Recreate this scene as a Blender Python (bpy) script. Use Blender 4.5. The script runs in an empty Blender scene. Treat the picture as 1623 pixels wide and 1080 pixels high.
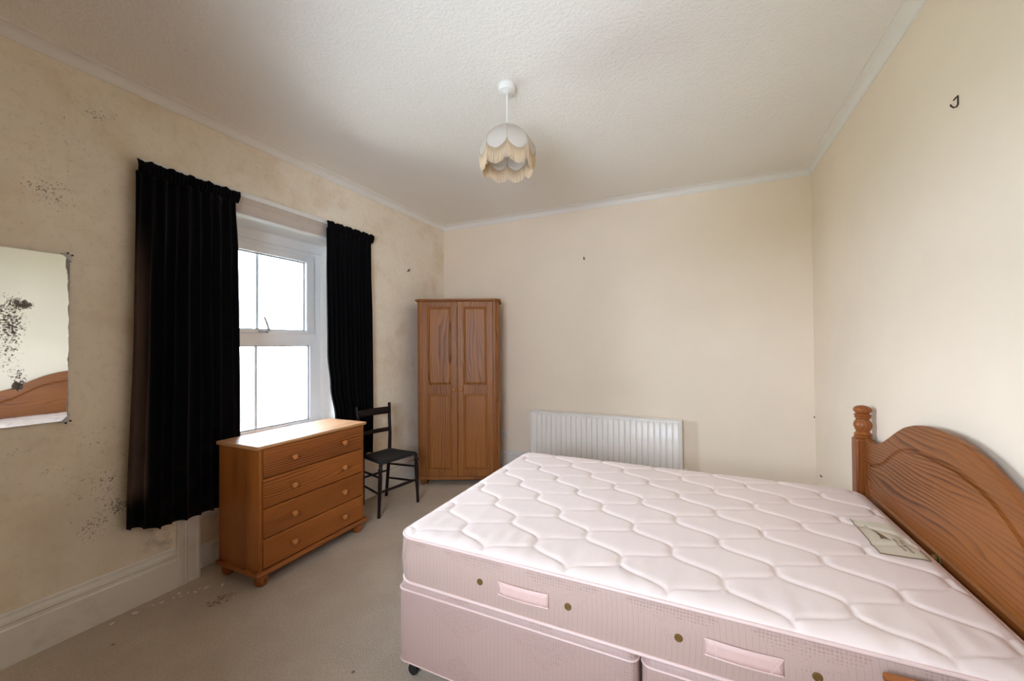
import bpy, bmesh, math, random
from mathutils import Vector, Matrix, noise as mnoise

random.seed(7)
S = bpy.context.scene
COL = S.collection
PI = math.pi

# ------------------------------------------------------------------ camera
F_PX = 630.8
YAW, PITCH, ROLL, CAM_H = 0.438, 0.013, -0.007, 1.37
cam_d = bpy.data.cameras.new('camera')
cam_d.sensor_width = 36.0
cam_d.lens = F_PX / 1623 * 36.0
cam_d.clip_start = 0.02
cam = bpy.data.objects.new('camera', cam_d)
COL.objects.link(cam)
fw = Vector((-math.sin(YAW) * math.cos(PITCH), math.cos(YAW) * math.cos(PITCH), math.sin(PITCH)))
rt = Vector((math.cos(YAW), math.sin(YAW), 0))
up = rt.cross(fw)
r2 = rt * math.cos(ROLL) + up * math.sin(ROLL)
u2 = -rt * math.sin(ROLL) + up * math.cos(ROLL)
M = Matrix((r2, u2, -fw)).transposed().to_4x4()
M.translation = (0, 0, CAM_H)
cam.matrix_world = M
S.camera = cam

# ------------------------------------------------------------------ world: an even white overcast sky
world = bpy.data.worlds.new('overcast_sky')
S.world = world
world.use_nodes = True
bg = world.node_tree.nodes['Background']
bg.inputs['Color'].default_value = (0.84, 0.966, 1.15, 1)
bg.inputs['Strength'].default_value = 9.0

# room dimensions (metres)
XL, XR, YB, YF, ZC = -2.7316, 0.8428, 3.9384, -0.55, 2.79
OY0, OY1, OZ1 = 1.38, 2.465, 2.262      # window recess
XW = -3.02                              # window plane
XA = -2.83                              # apron face under the window

# the window opening as a sampling portal for the sky (emits nothing itself)
pl = bpy.data.lights.new('window_portal', 'AREA')
pl.shape = 'RECTANGLE'
pl.size, pl.size_y = OZ1 - 0.72, OY1 - OY0
pl.cycles.is_portal = True
po = bpy.data.objects.new('window_portal', pl)
COL.objects.link(po)
po.location = (XW - 0.06, (OY0 + OY1) / 2, (OZ1 + 0.72) / 2)
po.rotation_euler = (0, -PI / 2, 0)
# added window in the unseen wall behind the camera, for fill daylight
VX0, VX1, VZ0, VZ1 = -1.10, -0.05, 1.00, 2.05
pl2 = bpy.data.lights.new('window_portal', 'AREA')  # portal of the added fill window
pl2.shape = 'RECTANGLE'
pl2.size, pl2.size_y = VX1 - VX0, VZ1 - VZ0
pl2.cycles.is_portal = True
po2 = bpy.data.objects.new('window_portal', pl2)  # portal of the added fill window
COL.objects.link(po2)
po2.location = ((VX0 + VX1) / 2, YF - .12, (VZ0 + VZ1) / 2)
po2.rotation_euler = (PI / 2, 0, 0)

S.view_settings.view_transform = 'Standard'
S.view_settings.look = 'None'
S.view_settings.gamma = 1.0
S.view_settings.use_curve_mapping = False
S.view_settings.exposure = 1.84
cy = S.cycles
cy.max_bounces = 7
cy.diffuse_bounces = 6
cy.glossy_bounces = 6
cy.transmission_bounces = 6
cy.transparent_max_bounces = 12
cy.caustics_reflective = False
cy.caustics_refractive = False
cy.sample_clamp_indirect = 6.0
cy.use_denoising = True
cy.use_adaptive_sampling = True
cy.adaptive_threshold = .08

# ------------------------------------------------------------------ materials
def srgb(r, g, b):
    f = lambda c: (c / 255 / 12.92) if c / 255 <= .04045 else ((c / 255 + .055) / 1.055) ** 2.4
    return (f(r), f(g), f(b))

class NT:
    def __init__(self, name):
        self.m = bpy.data.materials.new(name)
        self.m.use_nodes = True
        self.t = self.m.node_tree
        self.b = self.t.nodes['Principled BSDF']
        self.out = self.t.nodes['Material Output']
        self._tc = None
    def n(self, typ, **kw):
        nd = self.t.nodes.new(typ)
        for k, v in kw.items():
            if k == 'ins':
                for a, b in v.items():
                    if hasattr(b, 'is_output'):
                        self.t.links.new(b, nd.inputs[a])
                    else:
                        nd.inputs[a].default_value = b
            else:
                setattr(nd, k, v)
        return nd
    def link(self, a, b): self.t.links.new(a, b)
    def co(self):
        if not self._tc: self._tc = self.n('ShaderNodeTexCoord')
        return self._tc.outputs['Object']
    def math(self, op, a, b=0.0, clamp=False):
        nd = self.n('ShaderNodeMath', operation=op, use_clamp=clamp)
        for i, v in enumerate((a, b)):
            if hasattr(v, 'is_output'): self.link(v, nd.inputs[i])
            else: nd.inputs[i].default_value = v
        return nd.outputs[0]
    def mapping(self, sc=(1, 1, 1), loc=(0, 0, 0), src=None):
        return self.n('ShaderNodeMapping', ins={'Vector': src or self.co(), 'Scale': sc, 'Location': loc}).outputs[0]
    def noise(self, scale, detail=3, rough=.55, vec=None, dist=0.0):
        return self.n('ShaderNodeTexNoise', ins={'Vector': vec or self.co(), 'Scale': scale, 'Detail': detail, 'Roughness': rough, 'Distortion': dist}).outputs[0]
    def ramp(self, fac, stops):
        nd = self.n('ShaderNodeValToRGB', ins={'Fac': fac})
        els = nd.color_ramp.elements
        while len(els) > 1: els.remove(els[0])
        els[0].position = stops[0][0]; els[0].color = self.c4(stops[0][1])
        for p, c in stops[1:]:
            e = els.new(p); e.color = self.c4(c)
        return nd.outputs[0]
    @staticmethod
    def c4(c):
        if isinstance(c, (int, float)): return (c, c, c, 1)
        return tuple(c) + (1,)
    def mix(self, fac, a, b, mode='MIX'):
        nd = self.n('ShaderNodeMix', data_type='RGBA', blend_type=mode)
        for i, v in ((0, fac), (6, a), (7, b)):
            if hasattr(v, 'is_output'): self.link(v, nd.inputs[i])
            elif i == 0: nd.inputs[0].default_value = v
            else: nd.inputs[i].default_value = self.c4(v)
        return nd.outputs[2]
    def smooth(self, v, lo, hi):
        nd = self.n('ShaderNodeMapRange', interpolation_type='SMOOTHSTEP')
        self.link(v, nd.inputs[0])
        nd.inputs[1].default_value = lo; nd.inputs[2].default_value = hi
        return nd.outputs[0]
    def blob(self, c, r):
        """soft ellipsoid mask round a point c with radii r"""
        d = self.n('ShaderNodeVectorMath', operation='SUBTRACT', ins={0: self.co(), 1: c}).outputs[0]
        d = self.n('ShaderNodeVectorMath', operation='DIVIDE', ins={0: d, 1: r}).outputs[0]
        l = self.n('ShaderNodeVectorMath', operation='LENGTH', ins={0: d}).outputs['Value']
        return self.smooth(l, 1.0, 0.15)
    def bump(self, h, strength=.3, dist=.01):
        nd = self.n('ShaderNodeBump', ins={'Height': h, 'Strength': strength, 'Distance': dist})
        self.link(nd.outputs[0], self.b.inputs['Normal'])
        return nd
    def base(self, c):
        if hasattr(c, 'is_output'): self.link(c, self.b.inputs['Base Color'])
        else: self.b.inputs['Base Color'].default_value = self.c4(c)
    def set(self, **kw):
        for k, v in kw.items():
            k = k.replace('_', ' ')
            if hasattr(v, 'is_output'): self.link(v, self.b.inputs[k])
            else: self.b.inputs[k].default_value = v
        return self

def plain(name, col, rough=.5, metal=0.0, var=.06, scale=9.0, bump=0.0):
    t = NT(name)
    n = t.noise(scale, 4)
    t.base(t.mix(n, tuple(c * (1 - var) for c in col), tuple(min(1, c * (1 + var)) for c in col)))
    t.set(Roughness=rough, Metallic=metal)
    if bump: t.bump(t.noise(scale * 12, 3), bump, .002)
    return t.m

CREAM = (0.885, 0.76, 0.61)

def wall_material(name, kind):
    t = NT(name)
    big = t.noise(1.3, 5, .6)
    CR = (0.90, 0.795, 0.645) if kind == 'left' else CREAM
    col = t.mix(t.smooth(big, .35, .7), tuple(c * .975 for c in CR), tuple(c * 1.02 for c in CR))
    if kind == 'left':
        # damp: yellow-brown water stains, then clusters of black mould specks
        damp = t.noise(2.6, 5, .62, vec=t.mapping(loc=(3, 1, 2)))
        m = t.math('MULTIPLY', t.smooth(damp, .44, .70), .55)
        col = t.mix(m, col, (0.70, 0.54, 0.36))
        pale = t.math('MULTIPLY', t.smooth(t.noise(1.7, 4, .6, vec=t.mapping(loc=(7, 4, 1))), .5, .68), .5)
        col = t.mix(pale, col, (0.90, 0.83, 0.69))
        mott = t.smooth(t.noise(26, 4, .7), .50, .68)
        col = t.mix(t.math('MULTIPLY', mott, .16), col, (0.50, 0.38, 0.26))
        grey = t.blob((XL, .99, .50), (.5, .42, .42))
        grey2 = t.blob((XL, 1.19, .32), (.5, .12, .26))
        col = t.mix(t.math('MULTIPLY', grey, .55), col, (0.68, 0.62, 0.52))
        col = t.mix(t.math('MULTIPLY', t.math('MULTIPLY', grey2, t.smooth(t.noise(9, 5, .7), .4, .65)), .75), col, (0.34, 0.30, 0.25))
        fine = t.noise(85, 4, .74, dist=.8)
        clus = t.noise(7.5, 4, .65, vec=t.mapping(loc=(2, 9, 4)))
        zones = [((XL, .98, .62), (.5, .24, .36), .062), ((XL, .92, .47), (.5, .12, .10), .035), ((XL, 1.02, .55), (.5, .06, .08), .05),
                 ((XL, .96, .93), (.5, .16, .14), .04), ((XL, .93, 2.555), (.5, .10, .06), .06), ((XL, .98, 2.60), (.5, .05, .08), .045),
                 ((XL, .76, 2.10), (.5, .16, .12), .045), ((XL, .64, 2.02), (.5, .08, .08), .04), ((XL, .83, 2.3), (.5, .35, .5), .045),
                 ((XL, 3.35, 2.2), (.5, .5, .5), .02), ((XL, .6, .9), (.5, .7, .7), .030)]
        z = None
        for c, r, w in zones:
            v = t.math('MULTIPLY', t.blob(c, r), w * 2.1)
            z = v if z is None else t.math('ADD', z, v)
        lev = t.math('ADD', t.math('ADD', fine, z), t.math('MULTIPLY', t.math('SUBTRACT', clus, .5), .28))
        sp = t.smooth(lev, .715, .775)
        col = t.mix(t.math('MULTIPLY', sp, .8), col, (0.13, 0.105, 0.085))
        # isolated dark dots
        vo = t.n('ShaderNodeTexVoronoi', ins={'Vector': t.co(), 'Scale': 9.0, 'Randomness': 1.0})
        dots = t.smooth(vo.outputs['Distance'], .045, .02)
        pick = t.smooth(t.n('ShaderNodeSeparateColor', ins={0: vo.outputs['Color']}).outputs[0], .70, .74)
        col = t.mix(t.math('MULTIPLY', t.math('MULTIPLY', dots, pick), .65), col, (0.16, 0.11, 0.08))
        vo2 = t.n('ShaderNodeTexVoronoi', ins={'Vector': t.co(), 'Scale': 22.0, 'Randomness': 1.0})
        d2 = t.smooth(vo2.outputs['Distance'], .12, .04)
        p2 = t.smooth(t.n('ShaderNodeSeparateColor', ins={0: vo2.outputs['Color']}).outputs[1], .82, .88)
        col = t.mix(t.math('MULTIPLY', t.math('MULTIPLY', d2, p2), .35), col, (0.45, 0.28, 0.17))
        t.bump(t.noise(9, 3, .6), .2, .012)
    else:
        t.bump(t.noise(4, 2, .5), .10, .012)
    t.base(col)
    t.set(Roughness=.72)
    t.b.inputs['Specular IOR Level'].default_value = .3
    return t.m

def paint_material(name, col, dirt=.25, rough=.4):
    t = NT(name)
    d = t.noise(6, 5, .65)
    fine = t.noise(70, 3, .7)
    c = t.mix(t.math('MULTIPLY', t.smooth(d, .5, .75), dirt), col, tuple(x * .72 for x in (col[0], col[1] * .95, col[2] * .88)))
    c = t.mix(t.math('MULTIPLY', t.smooth(fine, .68, .76), dirt), c, (.33, .28, .22))
    t.base(c); t.set(Roughness=rough)
    return t.m

def wood(name, axis, light, dark, freq=72., gloss=.34, off=(.11, .17, .23), knots=True):
    """varnished pine; the grain runs along axis (0, 1, 2) of the object"""
    t = NT(name)
    rnd = t.n('ShaderNodeObjectInfo').outputs['Random']
    cx = t.n('ShaderNodeCombineXYZ', ins={0: t.math('MULTIPLY', rnd, 7.3), 1: t.math('MULTIPLY', rnd, 3.1), 2: t.math('MULTIPLY', rnd, 11.7)}).outputs[0]
    p = t.n('ShaderNodeVectorMath', operation='ADD', ins={0: t.co(), 1: cx}).outputs[0]
    sc = [1.0, 1.0, 1.0]; sc[axis] = .16
    q = t.n('ShaderNodeVectorMath', operation='MULTIPLY', ins={0: p, 1: tuple(sc)}).outputs[0]
    w = t.n('ShaderNodeTexNoise', ins={'Vector': q, 'Scale': 5.0, 'Detail': 2.0, 'Roughness': .45})
    wv = t.n('ShaderNodeVectorMath', operation='SUBTRACT', ins={0: w.outputs['Color'], 1: (.5, .5, .5)}).outputs[0]
    wv = t.n('ShaderNodeVectorMath', operation='SCALE', ins={0: wv, 'Scale': .12}).outputs[0]
    lo = t.n('ShaderNodeVectorMath', operation='MULTIPLY', ins={0: t.co(), 1: tuple(sc)}).outputs[0]
    lo = t.n('ShaderNodeVectorMath', operation='ADD', ins={0: lo, 1: wv}).outputs[0]
    offv = t.n('ShaderNodeVectorMath', operation='SCALE', ins={0: (off[0], off[1], off[2]), 'Scale': t.math('SUBTRACT', rnd, .35)}).outputs[0]
    lo = t.n('ShaderNodeVectorMath', operation='ADD', ins={0: lo, 1: offv}).outputs[0]
    mk = [1.0, 1.0, 1.0]; mk[axis] = 0.25
    lo = t.n('ShaderNodeVectorMath', operation='MULTIPLY', ins={0: lo, 1: tuple(mk)}).outputs[0]
    d = t.n('ShaderNodeVectorMath', operation='LENGTH', ins={0: lo}).outputs['Value']
    wob = t.n('ShaderNodeTexNoise', ins={'Vector': q, 'Scale': 11.0, 'Detail': 1.0})
    ring = t.math('FRACT', t.math('ADD', t.math('MULTIPLY', d, freq), t.math('MULTIPLY', wob.outputs[0], 3.2)))
    g = t.ramp(ring, [(0, 0.0), (.55, .35), (.86, 1.0), (1.0, 0.0)])
    fs = [1.0, 1.0, 1.0]; fs[axis] = .035
    fib = t.noise(220, 3, .6, vec=t.n('ShaderNodeVectorMath', operation='MULTIPLY', ins={0: p, 1: tuple(fs)}).outputs[0])
    broad = t.noise(3.5, 3, .5, vec=q)
    vary = t.n('ShaderNodeMapRange', ins={0: t.noise(6, 1, .5, vec=q), 1: .35, 2: .65, 3: .25, 4: 1.1}).outputs[0]
    f = t.math('ADD', t.math('MULTIPLY', t.math('MULTIPLY', g, vary), 1.1), t.math('MULTIPLY', t.math('SUBTRACT', fib, .5), .7))
    f = t.math('ADD', f, t.math('MULTIPLY', t.math('SUBTRACT', broad, .5), 1.3), clamp=True)
    col = t.mix(f, light, dark)
    if knots:
        ks = [1.0, 1.0, 1.0]; ks[axis] = .55
        kv = t.n('ShaderNodeTexVoronoi', ins={'Vector': t.n('ShaderNodeVectorMath', operation='MULTIPLY', ins={0: p, 1: tuple(ks)}).outputs[0], 'Scale': 6.5})
        kp = t.smooth(t.n('ShaderNodeSeparateColor', ins={0: kv.outputs['Color']}).outputs[0], .80, .83)
        km = t.math('MULTIPLY', t.smooth(kv.outputs['Distance'], .11, .05), kp)
        col = t.mix(t.math('MULTIPLY', km, .85), col, tuple(c * .28 for c in dark))
    t.base(col)
    t.set(Roughness=gloss)
    t.b.inputs['Specular IOR Level'].default_value = .3
    return t.m

PINE_L, PINE_D = (0.36, 0.112, 0.020), (0.085, 0.018, 0.003)
WARD_L, WARD_D = (0.35, 0.130, 0.029), (0.165, 0.049, 0.010)
MAT = {}
MAT['wall_left'] = wall_material('stained_cream_wall', 'left')
MAT['wall'] = wall_material('cream_wall', 'plain')
MAT['gloss'] = paint_material('white_gloss_paint', (0.80, 0.76, 0.70), .5)
MAT['cornice'] = paint_material('cornice_paint', (0.84, 0.80, 0.74), .12, .55)
MAT['reveal'] = paint_material('recess_paint', (0.88, 0.86, 0.81), .25, .5)
MAT['upvc'] = plain('white_plastic_frame', (0.92, 0.92, 0.92), .28, var=.01)
MAT['handle_grey'] = plain('grey_white_handle', (0.50, 0.50, 0.51), .3)
MAT['shaded_dirty'] = paint_material('shaded_dirty_white_paint', (0.60, 0.52, 0.455), .6)  # dirty white paint, its base colour darkened to carry backlit shade
MAT['seal'] = plain('grey_seal', (0.30, 0.32, 0.35), .5)
MAT['pine_x'] = wood('pine_grain_x', 0, PINE_L, PINE_D)
MAT['pine_y'] = wood('pine_grain_y', 1, PINE_L, PINE_D)
MAT['pine_z'] = wood('pine_grain_z', 2, PINE_L, PINE_D)
MAT['pine_top'] = wood('pine_top_glare', 1, (0.60, 0.30, 0.12), (0.34, 0.13, 0.04), gloss=.5)  # chest top: window glare is put into the paler wood colour
MAT['pine_top'].node_tree.nodes['Principled BSDF'].inputs['Specular IOR Level'].default_value = 1.0
MAT['ward_x'] = wood('wardrobe_pine_x', 0, WARD_L, WARD_D, 45, .42)
MAT['ward_z'] = wood('wardrobe_pine_z', 2, WARD_L, WARD_D, 45, .42)
MAT['head_y'] = wood('headboard_pine', 1, (0.28, 0.092, 0.020), (0.085, 0.021, 0.004), 66, .36, off=(.09, .15, .2))
MAT['head_z'] = wood('headboard_post_pine', 2, (0.30, 0.092, 0.022), (0.13, 0.033, 0.007), 60, .34, knots=False)
MAT['knob'] = wood('pine_knob', 0, (0.52, 0.20, 0.055), (0.42, 0.15, 0.04), 90, .3, knots=False)
MAT['dark_wood'] = plain('dark_stained_wood', (0.014, 0.0075, 0.006), .42, var=.35, scale=14)
MAT['dark_wood'].node_tree.nodes['Principled BSDF'].inputs['Specular IOR Level'].default_value = .22
MAT['black_seat'] = plain('black_leathercloth', (0.009, 0.009, 0.010), .6, var=.4, scale=30, bump=.3)
MAT['radiator'] = plain('radiator_enamel', (0.92, 0.865, 0.80), .32, var=.015)
MAT['white_plastic'] = plain('white_plastic', (0.82, 0.80, 0.76), .35, var=.02)
MAT['black'] = plain('black_plastic', (0.012, 0.012, 0.013), .45)
MAT['metal'] = plain('grey_metal', (0.42, 0.41, 0.39), .4, metal=.8)
MAT['iron'] = plain('dark_iron', (0.055, 0.035, 0.022), .5, metal=.4)
MAT['brass'] = plain('dull_brass', (0.25, 0.15, 0.045), .45, metal=.55)
MAT['socket_hole'] = plain('socket_slot', (0.02, 0.02, 0.02), .7)
MAT['flake'] = plain('paint_flake', (0.80, 0.76, 0.68), .7)

def ceiling_material():
    t = NT('stippled_ceiling')
    t.base(t.mix(t.noise(1.5, 4), (0.85, 0.805, 0.74), (0.89, 0.85, 0.79)))
    t.set(Roughness=.8)
    t.bump(t.noise(60, 2, .6, dist=.5), .45, .010)
    return t.m
MAT['ceiling'] = ceiling_material()

def carpet_material():
    t = NT('worn_beige_carpet')
    n = t.noise(420, 2, .7)
    m = t.noise(3.2, 5, .6)
    c = t.mix(t.smooth(m, .35, .7), (0.58, 0.485, 0.385), (0.67, 0.57, 0.46))
    c = t.mix(t.math('MULTIPLY', n, .4), c, (0.36, 0.29, 0.215))
    c = t.mix(t.math('MULTIPLY', t.smooth(t.noise(110, 2, .7), .42, .68), .35), c, (0.34, 0.27, 0.20))
    fine = t.noise(60, 4, .75)
    zs = None
    for p, r, w in [((-2.37, 1.30, 0), (.10, .17, .5), .24), ((-2.0, 1.5, 0), (.45, .5, .5), .05), ((-1.95, 1.0, 0), (.5, .5, .5), .045),
                    ((-2.1, 1.75, 0), (.2, .16, .5), .05), ((-2.5, 1.12, 0), (.09, .25, .5), .05)]:
        v = t.math('MULTIPLY', t.blob(p, r), w)
        zs = v if zs is None else t.math('ADD', zs, v)
    sp = t.smooth(t.math('ADD', fine, zs), .715, .79)
    c = t.mix(t.math('MULTIPLY', sp, .7), c, (0.075, 0.055, 0.038))
    vo = t.n('ShaderNodeTexVoronoi', ins={'Vector': t.co(), 'Scale': 7.0})
    dt = t.math('MULTIPLY', t.smooth(vo.outputs['Distance'], .07, .03), t.smooth(t.n('ShaderNodeSeparateColor', ins={0: vo.outputs['Color']}).outputs[0], .62, .66))
    c = t.mix(t.math('MULTIPLY', dt, .7), c, (0.06, 0.045, 0.03))
    t.base(c); t.set(Roughness=.95)
    t.b.inputs['Specular IOR Level'].default_value = .1
    t.bump(t.noise(160, 1), .6, .006)
    return t.m
MAT['carpet'] = carpet_material()

def velvet():
    t = NT('black_velvet')
    c = t.mix(t.noise(4, 4), (0.0015, 0.0015, 0.002), (0.0035, 0.003, 0.0035))
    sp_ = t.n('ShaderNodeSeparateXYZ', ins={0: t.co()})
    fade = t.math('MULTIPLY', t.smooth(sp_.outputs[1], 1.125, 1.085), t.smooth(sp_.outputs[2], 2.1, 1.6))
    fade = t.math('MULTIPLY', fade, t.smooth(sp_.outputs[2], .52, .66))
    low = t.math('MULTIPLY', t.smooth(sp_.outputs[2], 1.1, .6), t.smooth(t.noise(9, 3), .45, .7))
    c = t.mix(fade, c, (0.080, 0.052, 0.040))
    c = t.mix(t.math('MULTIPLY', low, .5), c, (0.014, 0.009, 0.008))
    t.base(c)
    t.set(Roughness=.9)
    t.b.inputs['Specular IOR Level'].default_value = .08
    t.b.inputs['Sheen Weight'].default_value = .08
    t.b.inputs['Sheen Roughness'].default_value = .45
    t.b.inputs['Sheen Tint'].default_value = (.55, .42, .36, 1)
    return t.m
MAT['velvet'] = velvet()

def quilt_material():
    t = NT('pale_pink_quilting')
    t.base(t.mix(t.noise(5, 4), (0.835, 0.69, 0.635), (0.86, 0.725, 0.67)))
    t.set(Roughness=.75)
    t.b.inputs['Sheen Weight'].default_value = .08
    t.bump(t.noise(120, 1, vec=t.mapping((1, .3, 1))), .12, .003)
    return t.m
MAT['quilt'] = quilt_material()

def damask(name, base, mark):
    """woven pink ticking: pinstripes, leaf-like patches and dotted lozenges"""
    t = NT(name)
    sx = t.n('ShaderNodeSeparateXYZ', ins={0: t.co()})
    hx = t.math('ADD', sx.outputs[0], sx.outputs[1])
    st = t.math('FRACT', t.math('MULTIPLY', hx, 62.0))
    stripe = t.smooth(st, .90, .97)
    # dots
    v = t.n('ShaderNodeTexVoronoi', ins={'Vector': t.co(), 'Scale': 105.0, 'Randomness': .15})
    dots = t.smooth(v.outputs['Distance'], .52, .34)
    dz = t.math('ABSOLUTE', t.math('SUBTRACT', t.math('FRACT', t.math('MULTIPLY', hx, 2.9)), .5))
    zz = t.math('ABSOLUTE', t.math('SUBTRACT', t.math('FRACT', t.math('ADD', t.math('MULTIPLY', sx.outputs[2], 4.2), .1)), .5))
    loz = t.smooth(t.math('ADD', dz, zz), .40, .36)
    leaf = t.smooth(t.noise(14, 3, .6, vec=t.mapping((1, 1, 1.6)), dist=2.0), .55, .60)
    f = t.mix(loz, t.math('MULTIPLY', stripe, .65), t.math('MULTIPLY', dots, .6))
    f = t.mix(t.math('MULTIPLY', leaf, .8), f, .12)
    t.base(t.mix(f, base, mark))
    t.set(Roughness=t.math('SUBTRACT', .62, t.math('MULTIPLY', leaf, .14)))
    t.b.inputs['Sheen Weight'].default_value = .1
    t.bump(t.noise(300, 1), .15, .002)
    return t.m
MAT['border'] = damask('pink_ticking', (0.55, 0.385, 0.325), (0.36, 0.235, 0.195))
MAT['base'] = damask('pink_divan_cloth', (0.50, 0.34, 0.295), (0.35, 0.225, 0.19))
MAT['piping'] = plain('pink_piping', (0.78, 0.58, 0.53), .45, var=.03)
MAT['handle'] = plain('pink_tape', (0.76, 0.52, 0.46), .5, var=.05, scale=40, bump=.2)
MAT['label'] = plain('cream_label', (0.76, 0.69, 0.55), .5, var=.03)
MAT['print'] = plain('brown_print', (0.17, 0.115, 0.05), .6)

def mirror_material():
    t = NT('aged_mirror')
    t.set(Metallic=1.0, Roughness=.012)
    fine = t.noise(130, 4, .75)
    zs = None
    for p, r, w in [((0, .672, .545), (.5, .055, .035), .20), ((0, .69, .535), (.5, .035, .02), .16), ((0, .65, .50), (.5, .09, .16), .10), ((0, .645, .36), (.5, .065, .25), .10),
                    ((0, .675, .215), (.5, .045, .08), .17), ((0, .665, .175), (.5, .03, .035), .26), ((0, .62, .42), (.5, .10, .28), .09)]:
        v = t.math('MULTIPLY', t.blob(p, r), w)
        zs = v if zs is None else t.math('ADD', zs, v)
    sp = t.smooth(t.math('ADD', fine, zs), .70, .76)
    y = t.n('ShaderNodeSeparateXYZ', ins={0: t.co()}).outputs[1]
    zc = t.n('ShaderNodeSeparateXYZ', ins={0: t.co()}).outputs[2]
    wob = t.math('MULTIPLY', t.noise(14, 4, .6), .02)
    wid = t.math('ADD', t.math('MULTIPLY', t.smooth(zc, .57, .77), .012), wob)
    edge = t.smooth(t.math('ADD', y, wid), .828, .832)
    f = t.math('MAXIMUM', sp, t.math('MULTIPLY', edge, .85))
    t.base(t.mix(f, (0.86, 0.89, 0.86), (0.16, 0.135, 0.115)))
    t.set(Metallic=t.math('SUBTRACT', 1.0, f), Roughness=t.math('ADD', .012, t.math('MULTIPLY', f, .6)))
    return t.m
MAT['mirror'] = mirror_material()

def glass_material():
    t = NT('window_glass')
    t.t.nodes.remove(t.b)
    tr = t.n('ShaderNodeBsdfTransparent', ins={'Color': (.97, .98, .98, 1)})
    gl = t.n('ShaderNodeBsdfGlossy', ins={'Roughness': .02})
    fr = t.n('ShaderNodeFresnel', ins={'IOR': 1.45})
    mx = t.n('ShaderNodeMixShader', ins={0: fr.outputs[0], 1: tr.outputs[0], 2: gl.outputs[0]})
    t.link(mx.outputs[0], t.out.inputs['Surface'])
    return t.m
MAT['glass'] = glass_material()

def cloth_translucent(name, col, tr=.35):
    t = NT(name)
    t.base(t.mix(t.noise(30, 3), tuple(c * .95 for c in col), col))
    t.set(Roughness=.7)
    tl = t.n('ShaderNodeBsdfTranslucent', ins={'Color': tuple(col) + (1,)})
    mx = t.n('ShaderNodeMixShader', ins={0: tr, 1: t.b.outputs[0], 2: tl.outputs[0]})
    t.link(mx.outputs[0], t.out.inputs['Surface'])
    return t.m
MAT['bar'] = cloth_translucent('thin_white_plastic', (0.90, 0.91, 0.92), .07)
MAT['shade'] = cloth_translucent('ivory_shade_cloth', (0.78, 0.715, 0.64))
MAT['fringe'] = cloth_translucent('cream_fringe', (0.88, 0.71, 0.50))
MAT['braid'] = plain('cream_braid', (0.60, 0.50, 0.36), .7)
MAT['ground'] = plain('pale_ground', (0.36, 0.37, 0.30), .9, var=.2, scale=.5)

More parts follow.
